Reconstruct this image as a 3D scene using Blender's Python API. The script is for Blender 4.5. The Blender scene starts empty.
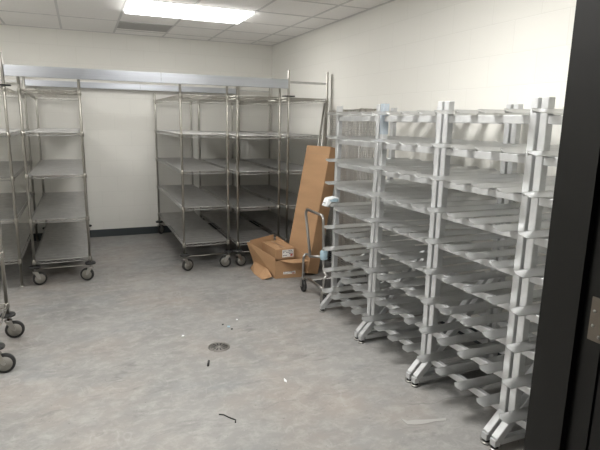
import bpy, bmesh, math, random
from mathutils import Vector, Matrix
random.seed(7)
PI = math.pi
scene = bpy.context.scene
COL = scene.collection

# ------------------------------------------------------------------ helpers
class MB:
    """collects boxes, bars, tubes and lathes and links them as one mesh"""
    def __init__(self): self.v = []; self.f = []; self.s = []
    def add(self, vs, fs, smooth=False):
        n = len(self.v); self.v += [tuple(p) for p in vs]
        self.f += [tuple(i + n for i in q) for q in fs]; self.s += [smooth] * len(fs); return self
    def box(self, x0, x1, y0, y1, z0, z1):
        vs = [(x, y, z) for z in (z0, z1) for y in (y0, y1) for x in (x0, x1)]
        return self.add(vs, [(0,2,3,1),(4,5,7,6),(0,1,5,4),(2,6,7,3),(0,4,6,2),(1,3,7,5)])
    def obox(self, c, ux, uy, uz, hx, hy, hz):
        c, ux, uy, uz = Vector(c), Vector(ux), Vector(uy), Vector(uz)
        vs = [c + ux*(sx*hx) + uy*(sy*hy) + uz*(sz*hz) for sz in (-1,1) for sy in (-1,1) for sx in (-1,1)]
        return self.add(vs, [(0,2,3,1),(4,5,7,6),(0,1,5,4),(2,6,7,3),(0,4,6,2),(1,3,7,5)])
    def bar(self, a, b, w, h, up=(0,0,1)):
        a, b = Vector(a), Vector(b); d = (b-a).normalized()
        s = d.cross(Vector(up)).normalized(); u = s.cross(d)
        return self.obox((a+b)/2, d, s, u, (b-a).length/2, w/2, h/2)
    def tube(self, pts, r, n=8, closed=False):
        pts = [Vector(p) for p in pts]; m = len(pts); rings = []
        prev = None
        for i, p in enumerate(pts):
            if closed: d = (pts[(i+1) % m] - pts[i-1]).normalized()
            else:
                d = Vector((0,0,0))
                if i > 0: d += (p - pts[i-1]).normalized()
                if i < m-1: d += (pts[i+1] - p).normalized()
                d.normalize()
            if prev is None:
                u = d.orthogonal().normalized()
            else:
                u = (prev - d*prev.dot(d)).normalized()
            prev = u; w = d.cross(u)
            rings.append([p + (u*math.cos(2*PI*k/n) + w*math.sin(2*PI*k/n))*r for k in range(n)])
        vs = [q for ring in rings for q in ring]; fs = []
        for i in range(m if closed else m-1):
            j = (i+1) % m
            for k in range(n): fs.append((i*n+k, i*n+(k+1) % n, j*n+(k+1) % n, j*n+k))
        base = len(self.v); self.add(vs, fs, n > 4)
        if not closed:
            self.f += [tuple(base + k for k in reversed(range(n))), tuple(base + (m-1)*n + k for k in range(n))]
            self.s += [False, False]
        return self
    def lathe(self, prof, c=(0,0,0), axis='z', n=24):
        c = Vector(c); vs = []; m = len(prof)
        for r, h in prof:
            for k in range(n):
                a = 2*PI*k/n; x, y = r*math.cos(a), r*math.sin(a)
                vs.append(c + (Vector((x,y,h)) if axis == 'z' else Vector((x,h,-y)) if axis == 'y' else Vector((h,x,y))))
        fs = [(i*n+k, i*n+(k+1) % n, (i+1)*n+(k+1) % n, (i+1)*n+k) for i in range(m-1) for k in range(n)]
        self.add(vs, fs, True); b = len(self.v) - len(vs)
        self.f += [tuple(b + k for k in reversed(range(n))), tuple(b + (m-1)*n + k for k in range(n))]; self.s += [False]*2
        return self
    def poly(self, pts, d, closed=True):
        """extrude polygon pts along vector d"""
        pts = [Vector(p) for p in pts]; d = Vector(d); n = len(pts)
        vs = pts + [p + d for p in pts]
        return self.add(vs, [tuple(reversed(range(n))), tuple(range(n, 2*n))] + [(i, (i+1) % n, n+(i+1) % n, n+i) for i in range(n)])
    def mesh(self, name, mat, bevel=0):
        me = bpy.data.meshes.new(name); me.from_pydata(self.v, [], self.f)
        bm = bmesh.new(); bm.from_mesh(me)
        bm.faces.ensure_lookup_table()
        for f, s in zip(bm.faces, self.s): f.smooth = s
        bmesh.ops.recalc_face_normals(bm, faces=bm.faces)
        if bevel: bmesh.ops.bevel(bm, geom=[e for e in bm.edges if len(e.link_faces) == 2 and e.calc_face_angle(0) > .5], offset=bevel, segments=1, affect='EDGES')
        bm.to_mesh(me); bm.free(); me.materials.append(mat)
        return me
    def build(self, name, mat, parent=None, loc=None, bevel=0):
        return link(name, self.mesh(name, mat, bevel), parent, loc)

def link(name, me, parent=None, loc=None, rot=None):
    o = bpy.data.objects.new(name, me); COL.objects.link(o)
    if parent: o.parent = parent
    if loc is not None: o.location = loc
    if rot is not None: o.rotation_euler = rot
    return o
def tag(o, label=None, cat=None, group=None, kind=None):
    if label: o['label'] = label
    if cat: o['category'] = cat
    if group: o['group'] = group
    if kind: o['kind'] = kind
    return o
def thing(name, label, cat, loc=(0,0,0), rz=0, group=None):
    o = bpy.data.objects.new(name, None); COL.objects.link(o); o.empty_display_size = .1
    o.location = loc; o.rotation_euler = (0,0,rz)
    return tag(o, label, cat, group)
def struct(o): o['kind'] = 'structure'; return o
def kids(o): return [c for c in bpy.data.objects if c.parent == o]
def copy_tree(o, parent=None):
    c = o.copy(); COL.objects.link(c)
    if parent: c.parent = parent
    for ch in kids(o): copy_tree(ch, c)
    return c

# ------------------------------------------------------------------ materials
def mat(name, col, rough=.5, metal=0., spec=.5, noise=None, bump=None, build=None):
    m = bpy.data.materials.new(name); m.use_nodes = True; nt = m.node_tree; b = nt.nodes['Principled BSDF']
    b.inputs['Base Color'].default_value = (*col, 1); b.inputs['Roughness'].default_value = rough
    b.inputs['Metallic'].default_value = metal; b.inputs['Specular IOR Level'].default_value = spec
    tc = nt.nodes.new('ShaderNodeTexCoord')
    if noise:
        sc, amt = noise[0], noise[1]
        n = nt.nodes.new('ShaderNodeTexNoise'); n.inputs['Scale'].default_value = 1.; n.inputs['Detail'].default_value = 5
        mp = nt.nodes.new('ShaderNodeMapping'); mp.inputs['Scale'].default_value = sc if isinstance(sc, tuple) else (sc,sc,sc)
        nt.links.new(tc.outputs['Object'], mp.inputs[0]); nt.links.new(mp.outputs[0], n.inputs['Vector'])
        r = nt.nodes.new('ShaderNodeValToRGB')
        r.color_ramp.elements[0].position = .3; r.color_ramp.elements[1].position = .7
        r.color_ramp.elements[0].color = (*[c*(1-amt) for c in col], 1); r.color_ramp.elements[1].color = (*[min(1, c*(1+amt)) for c in col], 1)
        nt.links.new(n.outputs['Fac'], r.inputs[0]); nt.links.new(r.outputs[0], b.inputs['Base Color'])
        if bump:
            bp = nt.nodes.new('ShaderNodeBump'); bp.inputs['Strength'].default_value = bump; bp.inputs['Distance'].default_value = .002
            nt.links.new(n.outputs['Fac'], bp.inputs['Height']); nt.links.new(bp.outputs[0], b.inputs['Normal'])
    if build: build(nt, b, tc)
    return m
def emis(name, col, s):
    m = bpy.data.materials.new(name); m.use_nodes = True; b = m.node_tree.nodes['Principled BSDF']
    b.inputs['Base Color'].default_value = (.8,.8,.8,1); b.inputs['Emission Color'].default_value = (*col,1); b.inputs['Emission Strength'].default_value = s
    return m
def N(nt, t, **kw):
    n = nt.nodes.new(t)
    for k, v in kw.items():
        if k in n.inputs: n.inputs[k].default_value = v
        else: setattr(n, k, v)
    return n
def block_wall(axis):
    """painted concrete block: 16 x 8 inch running bond, joints as bump and a faint tone"""
    def f(nt, b, tc):
        sp = N(nt, 'ShaderNodeSeparateXYZ'); cb = N(nt, 'ShaderNodeCombineXYZ'); L = nt.links.new
        L(tc.outputs['Object'], sp.inputs[0]); L(sp.outputs[axis], cb.inputs['X']); L(sp.outputs['Z'], cb.inputs['Y'])
        br = N(nt, 'ShaderNodeTexBrick'); br.offset = .5; br.squash = 1
        br.inputs['Scale'].default_value = 1; br.inputs['Mortar Size'].default_value = .004; br.inputs['Mortar Smooth'].default_value = .6
        br.inputs['Brick Width'].default_value = .4064; br.inputs['Row Height'].default_value = .2032
        br.inputs['Color1'].default_value = (.80,.79,.745,1); br.inputs['Color2'].default_value = (.79,.78,.735,1); br.inputs['Mortar'].default_value = (.755,.745,.70,1)
        L(cb.outputs[0], br.inputs['Vector']); L(br.outputs['Color'], b.inputs['Base Color'])
        n = N(nt, 'ShaderNodeTexNoise'); n.inputs['Scale'].default_value = 90; L(tc.outputs['Object'], n.inputs['Vector'])
        mx = N(nt, 'ShaderNodeMath', operation='MULTIPLY_ADD'); L(n.outputs['Fac'], mx.inputs[0]); mx.inputs[1].default_value = .15
        iv = N(nt, 'ShaderNodeMath', operation='SUBTRACT'); iv.inputs[0].default_value = 1; L(br.outputs['Fac'], iv.inputs[1]); L(iv.outputs[0], mx.inputs[2])
        bp = N(nt, 'ShaderNodeBump'); bp.inputs['Strength'].default_value = .22; bp.inputs['Distance'].default_value = .004
        L(mx.outputs[0], bp.inputs['Height']); L(bp.outputs[0], b.inputs['Normal'])
    return f
def concrete(nt, b, tc):
    L = nt.links.new; P = tc.outputs['Object']
    def noise(scale, detail, rough=.6, vec=(1,1,1), dist=0):
        mp = N(nt, 'ShaderNodeMapping'); mp.inputs['Scale'].default_value = vec; L(P, mp.inputs[0])
        n = N(nt, 'ShaderNodeTexNoise'); n.inputs['Scale'].default_value = scale; n.inputs['Detail'].default_value = detail
        n.inputs['Roughness'].default_value = rough; n.inputs['Distortion'].default_value = dist; L(mp.outputs[0], n.inputs['Vector']); return n.outputs['Fac']
    def ramp(fac, p0, c0, p1, c1):
        r = N(nt, 'ShaderNodeValToRGB'); e = r.color_ramp.elements
        e[0].position, e[1].position = p0, p1; e[0].color = (*c0,1); e[1].color = (*c1,1); L(fac, r.inputs[0]); return r.outputs[0]
    def mix(fac, a, c, mode='MIX'):
        m = N(nt, 'ShaderNodeMix', data_type='RGBA', blend_type=mode)
        if isinstance(fac, float): m.inputs[0].default_value = fac
        else: L(fac, m.inputs[0])
        for s, q in ((6, a), (7, c)):
            if isinstance(q, tuple): m.inputs[s].default_value = (*q,1)
            else: L(q, m.inputs[s])
        return m.outputs[2]
    def line(fac, w, k):            # thin wandering marks where the noise crosses its middle
        m1 = N(nt, 'ShaderNodeMath', operation='SUBTRACT'); L(fac, m1.inputs[0]); m1.inputs[1].default_value = .5
        m2 = N(nt, 'ShaderNodeMath', operation='ABSOLUTE'); L(m1.outputs[0], m2.inputs[0])
        return ramp(m2.outputs[0], 0, (k,)*3, w, (0,)*3)
    def both(f1, f2):
        m1 = N(nt, 'ShaderNodeMath', operation='MULTIPLY'); L(f1, m1.inputs[0]); L(f2, m1.inputs[1]); return m1.outputs[0]
    base = ramp(noise(.9, 9, .62, (1,1.3,1), .25), .25, FL0, .78, FL1)
    c = mix(ramp(noise(1.3, 6, .62, (1,1,1), .3), .46, (0,0,0), .66, (.55,.55,.55)), base, (.335,.290,.255))       # warm tan stains
    c = mix(ramp(noise(1.7, 7, .62, (.8,1.2,1), .2), .54, (0,0,0), .70, (.45,.45,.45)), c, (.235,.255,.27))          # cool patches
    c = mix(ramp(noise(9, 10, .78, (1,1.3,1), .3), .46, (0,0,0), .72, (.55,.55,.55)), c, (.47,.46,.44))              # pale laitance
    c = mix(ramp(noise(3.2, 10, .80, (.6,1.5,1), .5), .54, (0,0,0), .70, (.50,.50,.50)), c, (.105,.107,.104))       # dark scuffs
    c = mix(both(line(noise(1.1, 4, .6, (.5,1.9,1), .2), .008, .42), ramp(noise(2.6, 3), .48, (0,0,0), .62, (1,1,1))), c, (.085,.085,.085))
    c = mix(both(line(noise(1.9, 3, .55, (1.6,.7,1), .2), .010, .20), ramp(noise(3.1, 3), .50, (0,0,0), .60, (1,1,1))), c, (.50,.49,.48))
    c = mix(ramp(noise(40, 3, .6), .70, (0,0,0), .76, (.5,.5,.5)), c, (.50,.49,.48))                                # specks
    c = mix(ramp(noise(55, 2, .6), .70, (0,0,0), .74, (.6,.6,.6)), c, (.09,.088,.085))
    L(c, b.inputs['Base Color'])
    rr = ramp(noise(3, 4), .3, (.42,)*3, .7, (.62,)*3); L(rr, b.inputs['Roughness'])
    bp = N(nt, 'ShaderNodeBump'); bp.inputs['Strength'].default_value = .12; bp.inputs['Distance'].default_value = .003
    L(noise(25, 6), bp.inputs['Height']); L(bp.outputs[0], b.inputs['Normal'])
FL0 = (.20,.198,.194); FL1 = (.33,.322,.308)
def cardboard(nt, b, tc):
    pass
M = {}
M['wall_back'] = mat('painted block wall', (.7,.7,.6), .5, spec=.35, build=block_wall('X'))
M['wall_side'] = mat('painted block side wall', (.7,.7,.6), .5, spec=.35, build=block_wall('Y'))
M['floor'] = mat('stained concrete', (.45,.45,.43), .5, spec=.35, build=concrete)
M['tile'] = mat('ceiling tile', (.90,.885,.865), .9, spec=.1, noise=(60, .03), bump=.3)
M['grid'] = mat('ceiling grid paint', (.62,.61,.60), .5)
M['base'] = mat('rubber baseboard', (.045,.055,.06), .45)
M['steel'] = mat('chrome wire steel', (.44,.425,.39), .30, 1., noise=((40,40,6), .12))
M['deck'] = mat('galvanised shelf sheet', (.50,.495,.485), .34, .60, noise=((14,9,14), .10))
M['beam'] = mat('brushed aluminium track', (.46,.48,.52), .28, 1., noise=((.8,40,60), .08))
M['alu'] = mat('anodised aluminium', (.62,.63,.635), .40, .55, noise=((3,30,30), .05))
M['slat'] = mat('brushed aluminium angle', (.56,.565,.56), .36, .85, noise=((3,30,30), .05))
M['film'] = mat('aluminium under blue film', (.52,.585,.65), .35, .5)
M['black'] = mat('black rubber', (.02,.02,.02), .6)
M['wheel'] = mat('grey polyurethane hub', (.25,.24,.215), .45, .1)
M['plate'] = mat('zinc caster fork', (.42,.41,.385), .35, 1.)
M['card'] = mat('kraft cardboard', (.43,.262,.145), .8, spec=.2, noise=((2,2,9), .08), bump=.1)
M['card_in'] = mat('kraft cardboard inside', (.44,.27,.15), .85, spec=.2, noise=(6, .07))
M['tape'] = mat('packing tape on cardboard', (.37,.225,.125), .35, spec=.5)
M['label'] = mat('white paper label', (.78,.77,.75), .7)
M['ink'] = mat('label print', (.12,.12,.14), .7)
M['inkred'] = mat('red label print', (.45,.12,.10), .7)
M['jamb'] = mat('dark bronze paint', (.0085,.0082,.0072), .42, spec=.35, noise=(8, .1))
M['brass'] = mat('satin nickel', (.20,.175,.145), .45, .8)
M['white'] = mat('white plastic', (.80,.82,.83), .4)
M['blue'] = mat('pale blue plastic', (.36,.50,.58), .45)
M['dark'] = mat('dark recess', (.03,.03,.03), .8)
M['vent'] = mat('perforated grey metal', (.40,.39,.38), .5, .1)
M['wire'] = mat('zinc plated wire', (.60,.59,.57), .4, .7)
M['cart'] = mat('dull chrome tube', (.42,.41,.40), .3, 1.)
M['iron'] = mat('cast iron grate', (.20,.19,.175), .5, .6)
M['diff'] = emis('lit acrylic diffuser', (1., .985, .955), 13.)
M['diff_near'] = emis('lit acrylic diffuser with boosted glow', (1., .985, .955), 22.)  # out-of-view panels, glow raised above the visible one to brighten the near floor
M['paper'] = mat('scrap of film', (.40,.39,.375), .4)

# ------------------------------------------------------------------ the room
XR, XL, YB, YF, ZC = 2.59, -2.75, 7.217, .93, 2.63
struct(MB().box(XL-.1, XR+.1, -1.6, YB+.1, -.1, 0).build('floor', M['floor']))
ceil = struct(MB().box(XL, XR, YF, YB, ZC, ZC+.05).build('ceiling', M['tile']))
GX = [-.75 - .602*k for k in range(3, 0, -1)] + [-.75 + .602*k for k in range(6)]
GY = [5.692 + .608*k for k in range(-7, 3)]
g = MB()
for x in GX: g.box(x-.012, x+.012, YF, YB, ZC-.004, ZC+.002)
for i, y in enumerate(GY):
    g.box(.452 if i % 2 else XL, XR, y-.012, y+.012, ZC-.0035, ZC+.002)
g.box(XL, XR, YB-.022, YB, ZC-.006, ZC+.002); g.box(XR-.022, XR, YF, YB, ZC-.006, ZC+.002)
g.build('ceiling_grid', M['grid'], ceil)
struct(MB().box(XL-.1, XR+.1, YB, YB+.1, 0, ZC+.05).build('wall_back', M['wall_back']))
struct(MB().box(XR, XR+.1, .70, YB, 0, ZC+.05).build('wall_right', M['wall_side']))
struct(MB().box(XL-.1, XL, .70, YB, 0, ZC+.05).build('wall_left', M['wall_side']))
DL, DR, DT = -.30, 1.10, 2.20
w = MB(); w.box(XL, DL-.05, .73, YF, 0, ZC+.05); w.box(DR+.05, XR, .73, YF, 0, ZC+.05); w.box(DL-.05, DR+.05, .73, YF, DT+.05, ZC+.05)
struct(w.build('wall_front', M['wall_back']))
struct(MB().box(XL, XR-.008, YB-.008, YB, 0, .10).build('baseboard_back', M['base']))
struct(MB().box(XR-.008, XR, YF, YB, 0, .10).build('baseboard_right', M['base']))
struct(MB().box(XL, XL+.008, YF, YB-.008, 0, .10).build('baseboard_left', M['base']))
# steel door frame: stop, seal groove, rabbet and casing
def jamb(x, s):
    m = MB()
    def bx(a, b_, y0, y1): m.box(min(x+s*a, x+s*b_), max(x+s*a, x+s*b_), y0, y1, 0, DT+.05)
    bx(0, .05, .826, .936); bx(.018, .05, .802, .826); bx(.013, .05, .765, .802); bx(.020, .05, .757, .765); bx(.013, .05, .70, .757)
    bx(.05, .085, .930, .940)
    return m
m = jamb(DR, 1); n = jamb(DL, -1); m.add(n.v, n.f)
m.box(DL-.085, DR+.085, .826, .936, DT, DT+.06)
m.build('door_1', M['jamb'])
d1 = struct(bpy.data.objects['door_1'])
h = MB().box(DR+.009, DR+.0128, .752, .799, 1.068, 1.176).build('hinge', M['brass'], d1)
tag(h, 'satin nickel hinge leaf')
sc_ = MB()
sc_.lathe([(.0045, 0), (.0035, .0018), (.0005, .002)], axis='z', n=12); sme = sc_.mesh('screw', M['plate'])
for (y, z) in ((.770, 1.162), (.789, 1.142), (.789, 1.105), (.770, 1.082)):
    link('screw', sme, h, (DR+.009, y, z), (0, -PI/2, 0))

# ceiling lights and vent
def light(cx, cy, label):
    t = thing('ceiling_light', label, 'ceiling light', (cx, cy, ZC), 0, 'fluorescent troffers in the ceiling grid')
    f = MB(); X, Y = .597, .298
    for a in (-1, 1):
        f.box(-X, X, a*Y - (.018 if a > 0 else 0), a*Y + (.018 if a < 0 else 0), -.008, -.001)
        f.box(a*X - (.018 if a > 0 else 0), a*X + (.018 if a < 0 else 0), -Y+.018, Y-.018, -.008, -.001)
    f.build('frame', M['white'], t)
    MB().box(-X+.018, X-.018, -Y+.018, Y-.018, -.030, -.0015).build('diffuser', M['diff'] if cy > 4 else M['diff_near'], t)  # lens shaped with an added drop so its sides light the ceiling
light(1.053, 5.388, 'lit white fluorescent ceiling panel near the grey vent')
light(1.053, 2.348, 'lit white fluorescent ceiling panel over the doorway side of the room')
light(-1.355, 5.388, 'lit white fluorescent ceiling panel over the far left shelving')
light(-1.355, 2.348, 'lit white fluorescent ceiling panel over the near left of the room')
v = thing('ceiling_vent', 'grey perforated return air vent in the ceiling beside the lit panel', 'vent', (.753, 6.53, ZC))
f = MB(); f.box(-.289,.289,-.225,-.213,-.009,-.001); f.box(-.289,.289,.213,.225,-.009,-.001); f.box(-.289,-.277,-.213,.213,-.009,-.001); f.box(.277,.289,-.213,.213,-.009,-.001)
f.build('frame', M['vent'], v)
MB().box(-.277,.277,-.213,.213,-.004,-.001).build('back_plate', M['dark'], v)
s = MB()
for k in range(17): s.bar((-.277, -.205+k*.0256, -.006), (.277, -.205+k*.0256, -.006), .019, .002)
s.build('louvre', M['vent'], v)

# ------------------------------------------------------------------ wire shelving carts
PW = .0125
def shelf_mesh(wx, wy, name, solid=True, mesh_top=False):
    """shelf between four post centres (0..wx, 0..wy), top at z = 0"""
    m = MB(); e = .012
    if solid:
        m.box(e, wx-e, e, wy-e, -.0045, 0)
        k = 1
        while k*.105 < wy - .03:                                   # pressed ribs
            m.box(.03, wx-.03, k*.105-.006, k*.105+.006, 0, .0018); k += 1
    else:
        y = .03
        while y < wy-.02: m.tube([(e, y, -.004), (wx-e, y, -.004)], .0024, 4); y += .026
        for q in range(1, 4): m.tube([(wx*q/4, e, -.009), (wx*q/4, wy-e, -.009)], .003, 4)
    for (a, b_) in (((0,0),(wx,0)), ((0,wy),(wx,wy)), ((0,0),(0,wy)), ((wx,0),(wx,wy))):
        a, b_ = Vector((*a, 0)), Vector((*b_, 0)); L = (b_-a).length; d = (b_-a)/L
        p, q = a + d*.016, b_ - d*.016
        m.tube([p + Vector((0,0,-.003)), q + Vector((0,0,-.003))], .0038, 5)
        m.tube([p + Vector((0,0,-.031)), q + Vector((0,0,-.031))], .0038, 5)
        nz = max(4, round(L/.055)); zz = [p + (q-p)*(i/nz) + Vector((0,0,-.006 if i % 2 == 0 else -.029)) for i in range(nz+1)]
        m.tube(zz, .0024, 4)
    return m.mesh(name, M['deck' if solid else 'steel'])
def post_mesh(z0, z1, levels):
    m = MB(); m.lathe([(PW, z0), (PW, z1-.006), (PW*.7, z1)], n=14)
    for z in levels: m.lathe([(.0150,z-.04),(.0185,z-.036),(.0175,z),(.0145,z+.006)], n=14)   # split sleeves under each shelf corner
    return m.mesh('post', M['steel'])
def caster(parent, loc, ang):
    """swivel caster: fork, tread, hub and round bumper; parent coordinates, floor at z = 0"""
    R = Matrix.Rotation(ang, 3, 'Z')
    def done(m, name, mt, par, l=None):
        m.v = [tuple(R @ Vector(p)) for p in m.v]; return m.build(name, mt, par, l)
    c = MB(); c.lathe([(.009,.135),(.009,.20)], n=10); c.lathe([(.026,.128),(.026,.139)], n=16)
    for sgn in (-1, 1):
        c.poly([(-.022, sgn*.021-.0015, .134), (.022, sgn*.021-.0015, .134), (.046, sgn*.021-.0015, .062), (.034, sgn*.021-.0015, .056), (.022, sgn*.021-.0015, .062)], (0,.003,0))
    c.lathe([(.006,-.027),(.006,.027)], (.036,0,.0635), 'y', 10)
    o = done(c, 'caster', M['plate'], parent, loc)
    t = MB(); t.lathe([(.0455,-.014),(.058,-.0175),(.0632,-.010),(.0632,.010),(.058,.0175),(.0455,.014),(.0455,-.014)], (.036,0,.0635), 'y', 26); done(t, 'tread', M['black'], o)
    hb = MB(); hb.lathe([(.009,-.019),(.017,-.019),(.021,-.0155),(.0465,-.0165),(.0465,.0165),(.021,.0155),(.017,.019),(.009,.019)], (.036,0,.0635), 'y', 22); done(hb, 'wheel', M['wheel'], o)
    b_ = MB(); b_.lathe([(.030,.166),(.049,.170),(.051,.178),(.047,.187),(.024,.190)], n=22); done(b_, 'bumper', M['black'], o)
    return o

SH = {}
def cart(name, label, cat, x, y, wx, wy, levels, z0, ztop, casters=None, solid=True, group=None, shelf_key=None):
    t = thing(name, label, cat, (x, y, 0), 0, group)
    key = (wx, wy, solid)
    if key not in SH: SH[key] = shelf_mesh(wx, wy, 'shelf', solid)
    kw = (wx, wy, 'w')
    if solid and kw not in SH: SH[kw] = shelf_mesh(wx, wy, 'shelf', False)
    for i, z in enumerate(levels):
        link('shelf', SH[kw] if (solid and i == 0) else SH[key], t, (0,0,z))
    pm = post_mesh(z0, ztop, levels)
    for px in (0, wx):
        for py in (0, wy): link('post', pm, t, (px, py, 0))
    if casters:
        for (px, py), a in zip(((0,0),(wx,0),(0,wy),(wx,wy)), casters): caster(t, (px, py, 0), a)
        r = MB(); r.tube([(0,-.014,.163),(wx,-.014,.163)], .004, 6); r.build('brace_rod', M['steel'], t)
        r = MB(); r.tube([(0,wy+.014,.163),(wx,wy+.014,.163)], .004, 6); r.build('brace_rod', M['steel'], t)
    else:
        fm = MB(); fm.lathe([(.022,0),(.022,.006),(.010,.012),(.010,z0+.01)], n=14); fm = fm.mesh('levelling_foot', M['plate'])
        for px in (0, wx):
            for py in (0, wy): link('levelling_foot', fm, t, (px, py, 0))
    return t
YC = 5.24; DY = 1.89
cart('shelving_cart', 'chrome shelving cart under the left end of the track, bare wall to its right', 'shelving cart', -.483, YC, .487, DY,
     [1.812,1.437,1.048,.635,.240], .19, 1.914, [.25, PI-.3, .3, 2.6], group='rolling shelving carts under the overhead track')
cart('shelving_cart', 'tall chrome shelving cart with bright shelves, bare wall to its left', 'shelving cart', .921, YC, .474, DY,
     [1.815,1.430,1.058,.683,.300], .19, 1.914, [.35, PI-.5, .9, 2.4], group='rolling shelving carts under the overhead track')
cart('shelving_cart', 'tall chrome shelving cart parked behind the open cardboard carton', 'shelving cart', 1.501, YC, .469, DY,
     [1.825,1.420,1.040,.655,.270], .19, 1.914, [.2, .4, .9, 2.4], group='rolling shelving carts under the overhead track')
fx = []
for x, wx, lab in ((-1.072, .472, 'fixed chrome shelving unit at the left edge holding the end of the overhead track'),
                   (2.070, .457, 'fixed chrome shelving unit in the right corner behind the tall cardboard box')):
    t = cart('shelving_unit', lab, 'shelving unit', x, YC, wx, DY, [1.825,1.425,1.035,.648,.262], .01, 2.11, None, group='fixed end shelving units of the track')
    for py in (0, DY):
        MB().box(.0135, wx-.0135, py-.004, py+.004, 1.972, 1.995).build('top_bar', M['deck'], t)
    px = wx if x < 0 else 0
    for py in (0, DY): 
        MB().box(px-.055, px+.055, py-.05, py+.05, 1.832, 1.843).build('bumper_plate', M['black'], t)
    fx.append(t)
# overhead tracks: hollow section with a lipped lower edge
def track(y, z0, z1, label):
    x0, x1 = -.585, 2.056
    t = thing('overhead_track', label, 'track', (0, y, 0), 0, 'overhead guide tracks of the shelving')
    m = MB(); m.box(x0, x1, -.022, .022, z0+.010, z1); m.box(x0, x1, -.026, -.012, z0, z0+.010); m.box(x0, x1, .012, .026, z0, z0+.010)
    m.box(x0, x1, -.0235, -.022, z0+.048, z0+.056)
    m.build('beam', M['beam'], t)
    for xs in (.74,):
        MB().box(xs-.0015, xs+.0015, -.0232, .0232, z0+.011, z1+.0008).build('joint_strip', M['dark'], t)
    for xe in (x0+.03, x1-.03):
        MB().box(xe-.03, xe+.03, -.0225, .0225, z1, z1+.003).build('end_bracket', M['plate'], t)
track(YC, 1.917, 2.010, 'long aluminium overhead track along the front of the shelving row')
track(YC+DY, 1.936, 2.006, 'long aluminium overhead track along the rear of the shelving near the wall')
# wire cart at the left edge
cart('wire_cart', 'wire shelving cart with big casters cut off by the left edge in front', 'shelving cart', -1.775, 3.42, 1.21, .565,
     [1.80,1.40,1.02,.64,.262], .19, 1.95, [2.6, .05, 2.9, .05], solid=False)

# ------------------------------------------------------------------ slatted aluminium racks
XA, XB = 1.895, 2.40
LEV = [.187 + .1804*k for k in range(9)]
LU = .607
def rect(m, x, y, z0, z1, h=.02): m.box(x-h, x+h, y-h, y+h, z0, z1)
post_a = MB(); rect(post_a, 0, 0, .13, 1.70); post_a = post_a.mesh('post', M['alu'], .003)
post_film = post_a.copy(); post_film.materials.clear(); post_film.materials.append(M['film'])
post_b = MB(); rect(post_b, 0, 0, .058, 1.70); post_b = post_b.mesh('post', M['alu'], .003)
SL0, SL1 = -.130, .655
sl = MB(); x0, x1 = SL0, SL1
# an angle section: the broad leg slopes down towards the doorway end, the short leg stands behind it; the aisle end is cut to a point
t_ = .0034; TY, TZ, BY, BZ = .014, .020, -.040, .001
def at_(x, k): return (x, TY + (BY-TY)*k, TZ + (BZ-TZ)*k)
nn = Vector((0, TZ-BZ, TY-BY)).normalized()*-t_
sl.poly([at_(x0+.012, 0), at_(x0, .35), at_(x0+.003, .6), at_(x0+.016, 1), at_(x1, 1), at_(x1, 0)], nn)
sl.poly([(x0+.014, TY, TZ), (x1, TY, TZ), (x1, TY, .0), (x0+.020, TY, .0)], (0,-t_,0))
slat_me = sl.mesh('slat', M['slat'])
rail_me = MB().box(-.014, .014, -LU+.02, -.02, -.046, -.008).mesh('rail', M['alu'], .002)
br = MB(); br.bar((XA-.098,0,.052), (XB-.035,0,.645), .04, .04); br = br.mesh('brace', M['alu'], .003)
bb = MB(); bb.box(XA-.075, XB+.06, -.016, .016, .026, .056); bb = bb.mesh('base_bar', M['alu'], .002)
ft = MB(); ft.box(-.018,.018,-.018,.018,.022,.058); ft = ft.mesh('foot', M['alu'], .002)
pad = MB(); pad.lathe([(.024,0),(.026,.004),(.018,.012),(.008,.014),(.008,.024)], n=18); pad = pad.mesh('glide', M['black'])
ring = MB(); ring.lathe([(.0262,.0042),(.0275,.006),(.0275,.009),(.022,.0112)], n=18); ring = ring.mesh('glide_collar', M['plate'])
slats_y = [-.034 - k*(LU-.098)/3 for k in range(4)]
GR = 'tall slatted aluminium racks lined up along the right wall'
rack = thing('slatted_rack', '', 'rack', (0,0,0), 0, GR)
for y in (0, -LU):
    link('post', post_a, rack, (XA, y, 0)); link('post', post_b, rack, (XB, y, 0))
    link('brace', br, rack, (0, y, 0)); link('base_bar', bb, rack, (0, y, 0))
    for x in (XA-.102, XB+.045):
        o = link('foot', ft, rack, (x, y, 0)); link('glide', pad, o); link('glide_collar', ring, o)
for z in LEV:
    link('rail', rail_me, rack, (XA, 0, z)); link('rail', rail_me, rack, (XB, 0, z))
    for y in slats_y: link('slat', slat_me, rack, (XA, y, z))
for i, (y, lab) in enumerate(((3.690, 'slatted aluminium rack nearest the tall cardboard box, farthest from the doorway'),
        (3.025, 'slatted aluminium rack with bluish film on its post, second from the cardboard box'),
        (2.360, 'slatted aluminium rack, second of the row from the dark door frame'),
        (1.695, 'slatted aluminium rack cut off by the dark door frame, nearest of the row'))):
    o = rack if i == 0 else copy_tree(rack)
    o.location = (0, y, 0); o['label'] = lab
    if i == 1:
        for c in kids(o):
            if c.data is post_a and c.location.y > -.1:
                fm = MB().box(-.0206, .0206, -.0206, .0206, 1.50, 1.702).build('protective_film', M['film'], c)

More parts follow.
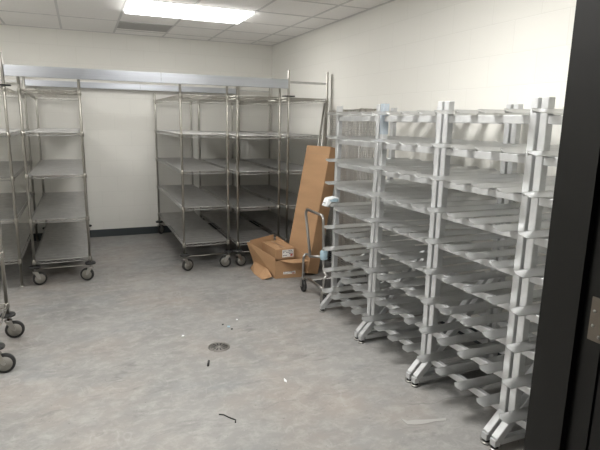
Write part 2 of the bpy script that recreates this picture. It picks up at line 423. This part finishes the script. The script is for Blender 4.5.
# ------------------------------------------------------------------ wire shelves standing on end against the wall
W_, H_ = .452, 1.70
wsm = MB()
for y in (0, W_): wsm.tube([(0,y,.0),(0,y,H_)], .004, 5); wsm.tube([(.026,y,.0),(.026,y,H_)], .004, 5)
for z in (.004, H_-.004): wsm.tube([(0,0,z),(0,W_,z)], .004, 5); wsm.tube([(.026,0,z),(.026,W_,z)], .004, 5)
for q in (1, 2, 3): wsm.tube([(.008, W_*q/4, 0), (.008, W_*q/4, H_)], .0035, 4)
k = 0
while .024*k < H_ - .02: wsm.tube([(0,0,.02+.024*k),(0,W_,.02+.024*k)], .0028, 4); k += 1
for y in (0, W_):
    nz = 28; wsm.tube([(.002 if i % 2 else .024, y, H_*i/nz) for i in range(nz+1)], .003, 4)
wsm = wsm.mesh('wire_shelf', M['wire'])
slv = MB(); slv.lathe([(.021,0),(.024,.004),(.024,.040),(.021,.044)], n=12); slv = slv.mesh('corner_sleeve', M['steel'])
SPOT = [(2.372, 4.20), (2.420, 4.195), (2.468, 4.205), (2.516, 4.20), (2.535, 4.702)]
LABS = ['upright wire shelf of the stack by the right wall, showing its mesh face',
        'upright wire shelf inside the stack of shelves by the right wall', 'upright wire shelf inside the stack of shelves by the right wall',
        'upright wire shelf rearmost of the stack, nearest the right wall', 'upright wire shelf just behind the tall cardboard box, left of the stack']
for i, (x, y) in enumerate(SPOT):
    o = link('wire_shelf', wsm, None, (x, y, .0))
    tag(o, LABS[i], 'wire shelf', 'wire shelves standing on end by the right wall')
    for (y, z) in ((-.0, .06), (W_, .06), (-.0, H_-.02), (W_, H_-.02)):
        link('corner_sleeve', slv, o, (-.008, y, z), (0, PI/2, 0))

# spare poles leaning beside the right shelving unit
POLES = [((2.215,5.165,.0),(2.485,5.200,1.78)), ((2.295,5.135,.0),(2.500,5.172,1.80)), ((2.370,5.165,.0),(2.512,5.192,1.77))]
labs = ['loose steel shelf pole leaning in front of the corner shelving, most tilted of three',
        'loose steel shelf pole leaning in front of the corner shelving, middle of three',
        'loose steel shelf pole leaning in front of the corner shelving, most upright of three']
for (a, b_), lab in zip(POLES, labs):
    m = MB(); m.tube([a, b_], .0115, 10); tag(m.build('shelf_pole', M['steel']), lab, 'pole', 'spare shelf poles leaning in the corner')
m = MB(); m.tube([(2.560,5.195,.0),(2.568,5.215,2.09)], .006, 10)
tag(m.build('thin_rod', M['steel']), 'thin steel rod leaning on the wall right of the corner shelving post', 'rod')

# ------------------------------------------------------------------ hand cart behind the end of the racks
hc = thing('hand_cart', 'chrome tube hand cart with an upright loop handle beside the open carton', 'hand cart', (1.88, 4.0, 0))
def arc(c, r, a0, a1, n, u, v):
    c, u, v = Vector(c), Vector(u), Vector(v)
    return [c + u*r*math.cos(a0+(a1-a0)*i/n) + v*r*math.sin(a0+(a1-a0)*i/n) for i in range(n+1)]
hm = MB()
Yv, Zv = (0,1,0), (0,0,1)
path = [(0,.155,.34),(0,.205,.50),(0,.270,.70)] + arc((0,.232,.735), .045, -.1, PI/2+.05, 6, Yv, Zv) + arc((0,-.055,.735), .045, PI/2-.05, PI, 6, Yv, Zv) + [(0,-.112,.60),(0,-.130,.36),(0,-.150,.29),(0,-.205,.268)]
hm.tube(path, .0125, 10); hm.build('handle', M['cart'], hc)
fr = MB(); fr.tube([(0,.225,.355),(0,.155,.357),(0,-.126,.420)], .0115, 8); fr.tube([(.02,.22,.115),(.02,-.205,.115),(.40,-.205,.115),(.40,.16,.115),(.02,.16,.115)], .0125, 8)
fr.build('frame', M['cart'], hc)
MB().box(.03,.39,-.195,.15,.112,.122).build('deck', M['dark'], hc)
wl0 = MB(); wl0.lathe([(.012,-.017),(.045,-.015),(.056,-.011),(.056,.011),(.045,.015),(.012,.017)], axis='x', n=22); wl0 = wl0.mesh('wheel', M['black'])
for (x, y) in ((0,.235),(0,-.215),(.42,.13),(.42,-.195)):
    lg = MB(); sx = -1 if x == 0 else 1
    if x == 0: zt = .325 if y > 0 else .238; lg.tube([(x, y*.93, zt+.032)] + arc((x+.002*sx, y, zt), .032, PI/2, 0, 6, (sx,0,0), Zv) + [(x+.034*sx, y, .20), (x+.034*sx, y, .135)], .0115, 8)
    else: lg.tube([(x-.03, y, .115), (x+.034, y, .130), (x+.034, y, .150)], .0115, 8)
    lo = lg.build('leg', M['cart'], hc)
    ck = MB(); ck.lathe([(.022,.126),(.022,.135)], (x+.034*sx, y, 0), n=14)
    for q in (-1, 1): ck.box(x+.034*sx+q*.021-.0015, x+.034*sx+q*.021+.0015, y-.028, y+.014, .05, .128)
    ck.build('caster_fork', M['plate'], lo)
    link('wheel', wl0, lo, (x+.034*sx, y-.012, .0565))
b_ = MB(); b_.lathe([(.030,.40),(.034,.41),(.034,.47),(.028,.48)], (0,-.132,0), n=16); tag(b_.build('sleeve', M['blue'], hc), 'pale blue plastic sleeve')
# white plastic dispenser sitting on the slat end of the farthest rack
dp = thing('plastic_dispenser', 'small white and blue plastic dispenser on the end of a slat of the farthest rack', 'dispenser', (1.800, 3.645, LEV[4]+.040))
m = MB(); m.poly([(-.055,-.05,-.032),(-.028,-.05,.030),(.04,-.05,.042),(.07,-.05,.030),(.07,-.05,-.001),(.0,-.05,-.001),(-.03,-.05,-.032)], (0,.07,0)); m.build('shell', M['white'], dp, bevel=.004)
m = MB(); m.poly([(-.02,-.052,.014),(.03,-.052,.032),(.06,-.052,.024),(.06,-.052,.004),(.0,-.052,.004)], (0,.003,0)); m.build('blue_panel', M['blue'], dp)
m = MB()
for q in (-.03, -.012, .004): m.box(-.0480, -.0445, q-.003, q+.003, -.008, -.003)
m.build('holes', M['dark'], dp)

# ------------------------------------------------------------------ cardboard
def carton_face(o): return o
# tall flat box leaning towards the wall
wv = Vector((-.366,.93,0)).normalized(); nv = Vector((.93,.366,0)).normalized()
tb = thing('tall_cardboard_box', 'tall brown cardboard box leaning upright behind the hand cart', 'cardboard box', (2.060, 4.62, 0))
up = (nv*.235 + Vector((0,0,1))*1.0).normalized(); th_ = up.cross(wv).normalized()
if th_.dot(nv) < 0: th_ = -th_
LB, WB, TB = 1.325, .345, .165
z_off = max(0, -(th_*TB).z)
o0 = Vector((0,0,z_off+.001))
m = MB(); m.obox(o0 + up*LB/2 + wv*WB/2 + th_*TB/2, up, wv, th_, LB/2, WB/2, TB/2); m.build('carton', M['card'], tb, bevel=.004)
m = MB(); m.obox(o0 + up*(LB-.085) + wv*WB/2 - th_*.0006, up, wv, th_, .002, WB/2-.004, .0006)
m.build('crease', M['tape'], tb)
m = MB(); m.obox(o0 + up*(LB+.0006) + wv*WB/2 + th_*TB/2, wv, th_, up, WB/2-.006, .024, .0006); m.build('tape', M['tape'], tb)
# open carton on the floor with turned-out flaps
OO = Vector((1.73, 4.67, 0))
ot = thing('open_cardboard_carton', 'open brown carton with turned-out flaps on the floor beside the hand cart', 'cardboard box', OO)
def sheet(name, pts, n, mt='card', t=.005):
    m = MB(); m.poly([Vector(p) - OO for p in pts], Vector(n).normalized()*t); return m.build(name, M[mt], ot)
NL, NR, FL, FR = (1.73,4.67,.002), (2.005,4.645,.002), (1.655,5.10,.002), (1.885,5.13,.002)
sheet('bottom', [NL, NR, FR, FL], (0,0,1))
sheet('side_wall', [NL, FL, (1.555,5.09,.30), (1.56,5.03,.315), (1.722,4.665,.215)], (.95,.1,.1))
sheet('side_wall', [NR, FR, (1.915,5.15,.335), (2.040,4.665,.240)], (-.95,-.1,.1), 'card_in')
sheet('end_wall', [FL, FR, (1.885,5.165,.35), (1.60,5.13,.31)], (0,-1,0), 'card_in')
sheet('end_wall', [NL, NR, (2.012,4.640,.185), (1.726,4.664,.185)], (0,1,0))
sheet('flap', [(1.775,4.652,.190), (2.018,4.635,.195), (2.035,4.50,.200), (1.865,4.52,.188)], (0,0,1), 'card_in')
sheet('flap', [(1.688,4.80,.085), (1.632,5.05,.085), (1.600,5.10,.002), (1.578,4.90,.002), (1.592,4.68,.002), (1.69,4.655,.030)], (-.6,0,.75), 'card_in')
def paper(parent, loc, w, h, nm='label'):
    """printed paper label on a face towards -y, with its print as a part"""
    o = MB().box(-w/2, w/2, -.001, 0, -h/2, h/2).build(nm, M['label'], parent, loc)
    q = MB(); random.seed(3)
    for r_ in range(4):
        zz = h*(.34 - r_*.2); x = -w*.44
        while x < w*.40:
            ww = random.uniform(.03,.16)*w
            if random.random() < .75: q.box(x, min(x+ww, w*.44), -.0016, -.0009, zz-h*.05, zz+h*.05)
            x += ww + .03*w
    q.build('print', M['ink'], o)
    MB().box(w*.22, w*.42, -.0018, -.0008, -h*.40, -h*.08).build('print_block', M['inkred'], o)
    return o
for z, hh in ((.125,.045), (.058,.03)):
    o = paper(ot, (.145,-.0145,z), .13, hh); o.rotation_euler = (0,0,math.radians(-5.2))
# closed cartons lying in it
c1 = thing('small_carton', 'long closed carton with a white printed label lying on top in the open carton', 'cardboard box', (1.735, 4.705, .186), math.radians(2))
m = MB(); m.obox((.115,.195,.056), (1,0,0), (0,1,0), (0,0,1), .108, .19, .055); m.build('carton', M['card'], c1, bevel=.003)
paper(c1, (.145,.0048,.060), .125, .078)
MB().box(.100,.130,.006,.384,.1105,.1117).build('tape', M['tape'], c1)
c2 = thing('small_carton', 'closed carton at the bottom of the open carton under the labelled one', 'cardboard box', (1.735, 4.70, .009), math.radians(5))
MB().obox((.125,.19,.087), (1,0,0), (0,1,0), (0,0,1), .098, .18, .086).build('carton', M['card'], c2, bevel=.003)

# ------------------------------------------------------------------ drain and litter on the floor
dr = thing('floor_drain', 'round metal floor drain in the middle of the concrete floor', 'drain', (.806, 3.312, 0))
m = MB(); m.lathe([(.078,.0),(.078,.003),(.072,.005),(.066,.003),(.066,.0)], n=36); m.build('rim', M['iron'], dr)
m = MB(); m.lathe([(.0655,0),(.0655,.0025),(.012,.0032)], n=32); gr = m.build('grate', M['iron'], dr)
m = MB()
for a in range(12): m.obox((math.cos(a*PI/6)*.042, math.sin(a*PI/6)*.042, .0030), (math.cos(a*PI/6), math.sin(a*PI/6), 0), (-math.sin(a*PI/6), math.cos(a*PI/6), 0), (0,0,1), .016, .0035, .0006)
m.build('slots', M['dark'], gr)
m = MB(); m.lathe([(.011,.0028),(.009,.0055),(.002,.006)], n=14); m.build('centre_screw', M['plate'], dr)
def lump(name, pts, r, mt, lab, cat):
    m = MB(); m.tube(pts, r, 6); return tag(m.build(name, M[mt]), lab, cat)
lump('black_scrap', [(.668,3.05,.007),(.688,3.115,.007)], .007, 'black', 'small black scrap on the floor just in front of the drain', 'scrap')
lump('black_strap', [(.598,2.478,.004),(.622,2.464,.004),(.641,2.431,.004),(.657,2.409,.004),(.668,2.395,.004),(.660,2.372,.004)], .0035, 'black', 'thin curled black strip on the floor near the doorway', 'strip')
m = MB(); m.poly([(1.507,2.085,.001),(1.506,2.045,.001),(1.51,2.024,.001),(1.55,2.008,.001),(1.601,1.998,.001),(1.658,1.996,.001),(1.725,1.98,.001),(1.744,2.004,.001),(1.707,2.008,.001),(1.624,2.03,.001),(1.573,2.049,.001),(1.527,2.055,.001)], (0,0,.0015))
tag(m.build('plastic_film', M['paper']), 'torn pale strip of plastic film on the floor before the racks', 'film')
m = MB(); m.poly([(1.060,2.69,.001),(1.070,2.675,.001),(1.078,2.69,.001),(1.074,2.73,.001)], (0,0,.003)); 
m.build('white_scrap', M['white']); tag(bpy.data.objects['white_scrap'], 'tiny white scrap on the floor right of the drain', 'scrap')
m = MB(); m.poly([(.950,3.63,.001),(.968,3.62,.001),(.978,3.645,.001),(.958,3.655,.001)], (0,0,.004)); tag(m.build('blue_scrap', M['blue']), 'tiny blue scrap on the floor behind the drain', 'scrap')

for i, (x, y, rr, mt, lab) in enumerate(((.932,3.695,.009,'dark','tiny dark chip on the floor behind the drain, left of the blue scrap'), (.975,3.585,.010,'dark','tiny dark chip on the floor behind the drain, just in front of the blue scrap'),
        (1.063,3.755,.010,'white','tiny pale chip on the floor behind the drain, right of the blue scrap'), (.603,3.589,.011,'white','tiny pale chip on the floor to the left of the drain'))):
    m = MB(); m.poly([(x-rr,y-.006,.001),(x+.3*rr,y-rr,.001),(x+rr,y+.4*rr,.001),(x-.2*rr,y+rr*1.3,.001)], (0,0,.003))
    tag(m.build('chip', M[mt]), lab, 'scrap')
# ------------------------------------------------------------------ camera, world, view
ya, pi_, ro = 0.4027932, 0.20034636, 0.01900015
F = Vector((math.sin(ya)*math.cos(pi_), math.cos(ya)*math.cos(pi_), -math.sin(pi_)))
r = Vector((math.cos(ya), -math.sin(ya), 0)); u = r.cross(F)
r2 = r*math.cos(ro) + u*math.sin(ro); u2 = -r*math.sin(ro) + u*math.cos(ro)
cd = bpy.data.cameras.new('camera'); cam = bpy.data.objects.new('camera', cd); COL.objects.link(cam)
cam.matrix_world = Matrix(((r2.x,u2.x,-F.x,0),(r2.y,u2.y,-F.y,0),(r2.z,u2.z,-F.z,1.575),(0,0,0,1)))
cd.sensor_fit = 'HORIZONTAL'; cd.sensor_width = 36; cd.lens = 509.86/600*36; cd.clip_start = .05
scene.camera = cam
wd = bpy.data.worlds.new('world'); scene.world = wd; wd.use_nodes = True
wd.node_tree.nodes['Background'].inputs[0].default_value = (.9,.92,1,1); wd.node_tree.nodes['Background'].inputs[1].default_value = .05
vs = scene.view_settings
vs.view_transform = 'Standard'; vs.look = 'None'; vs.gamma = 1; vs.use_curve_mapping = False; vs.exposure = 0.15
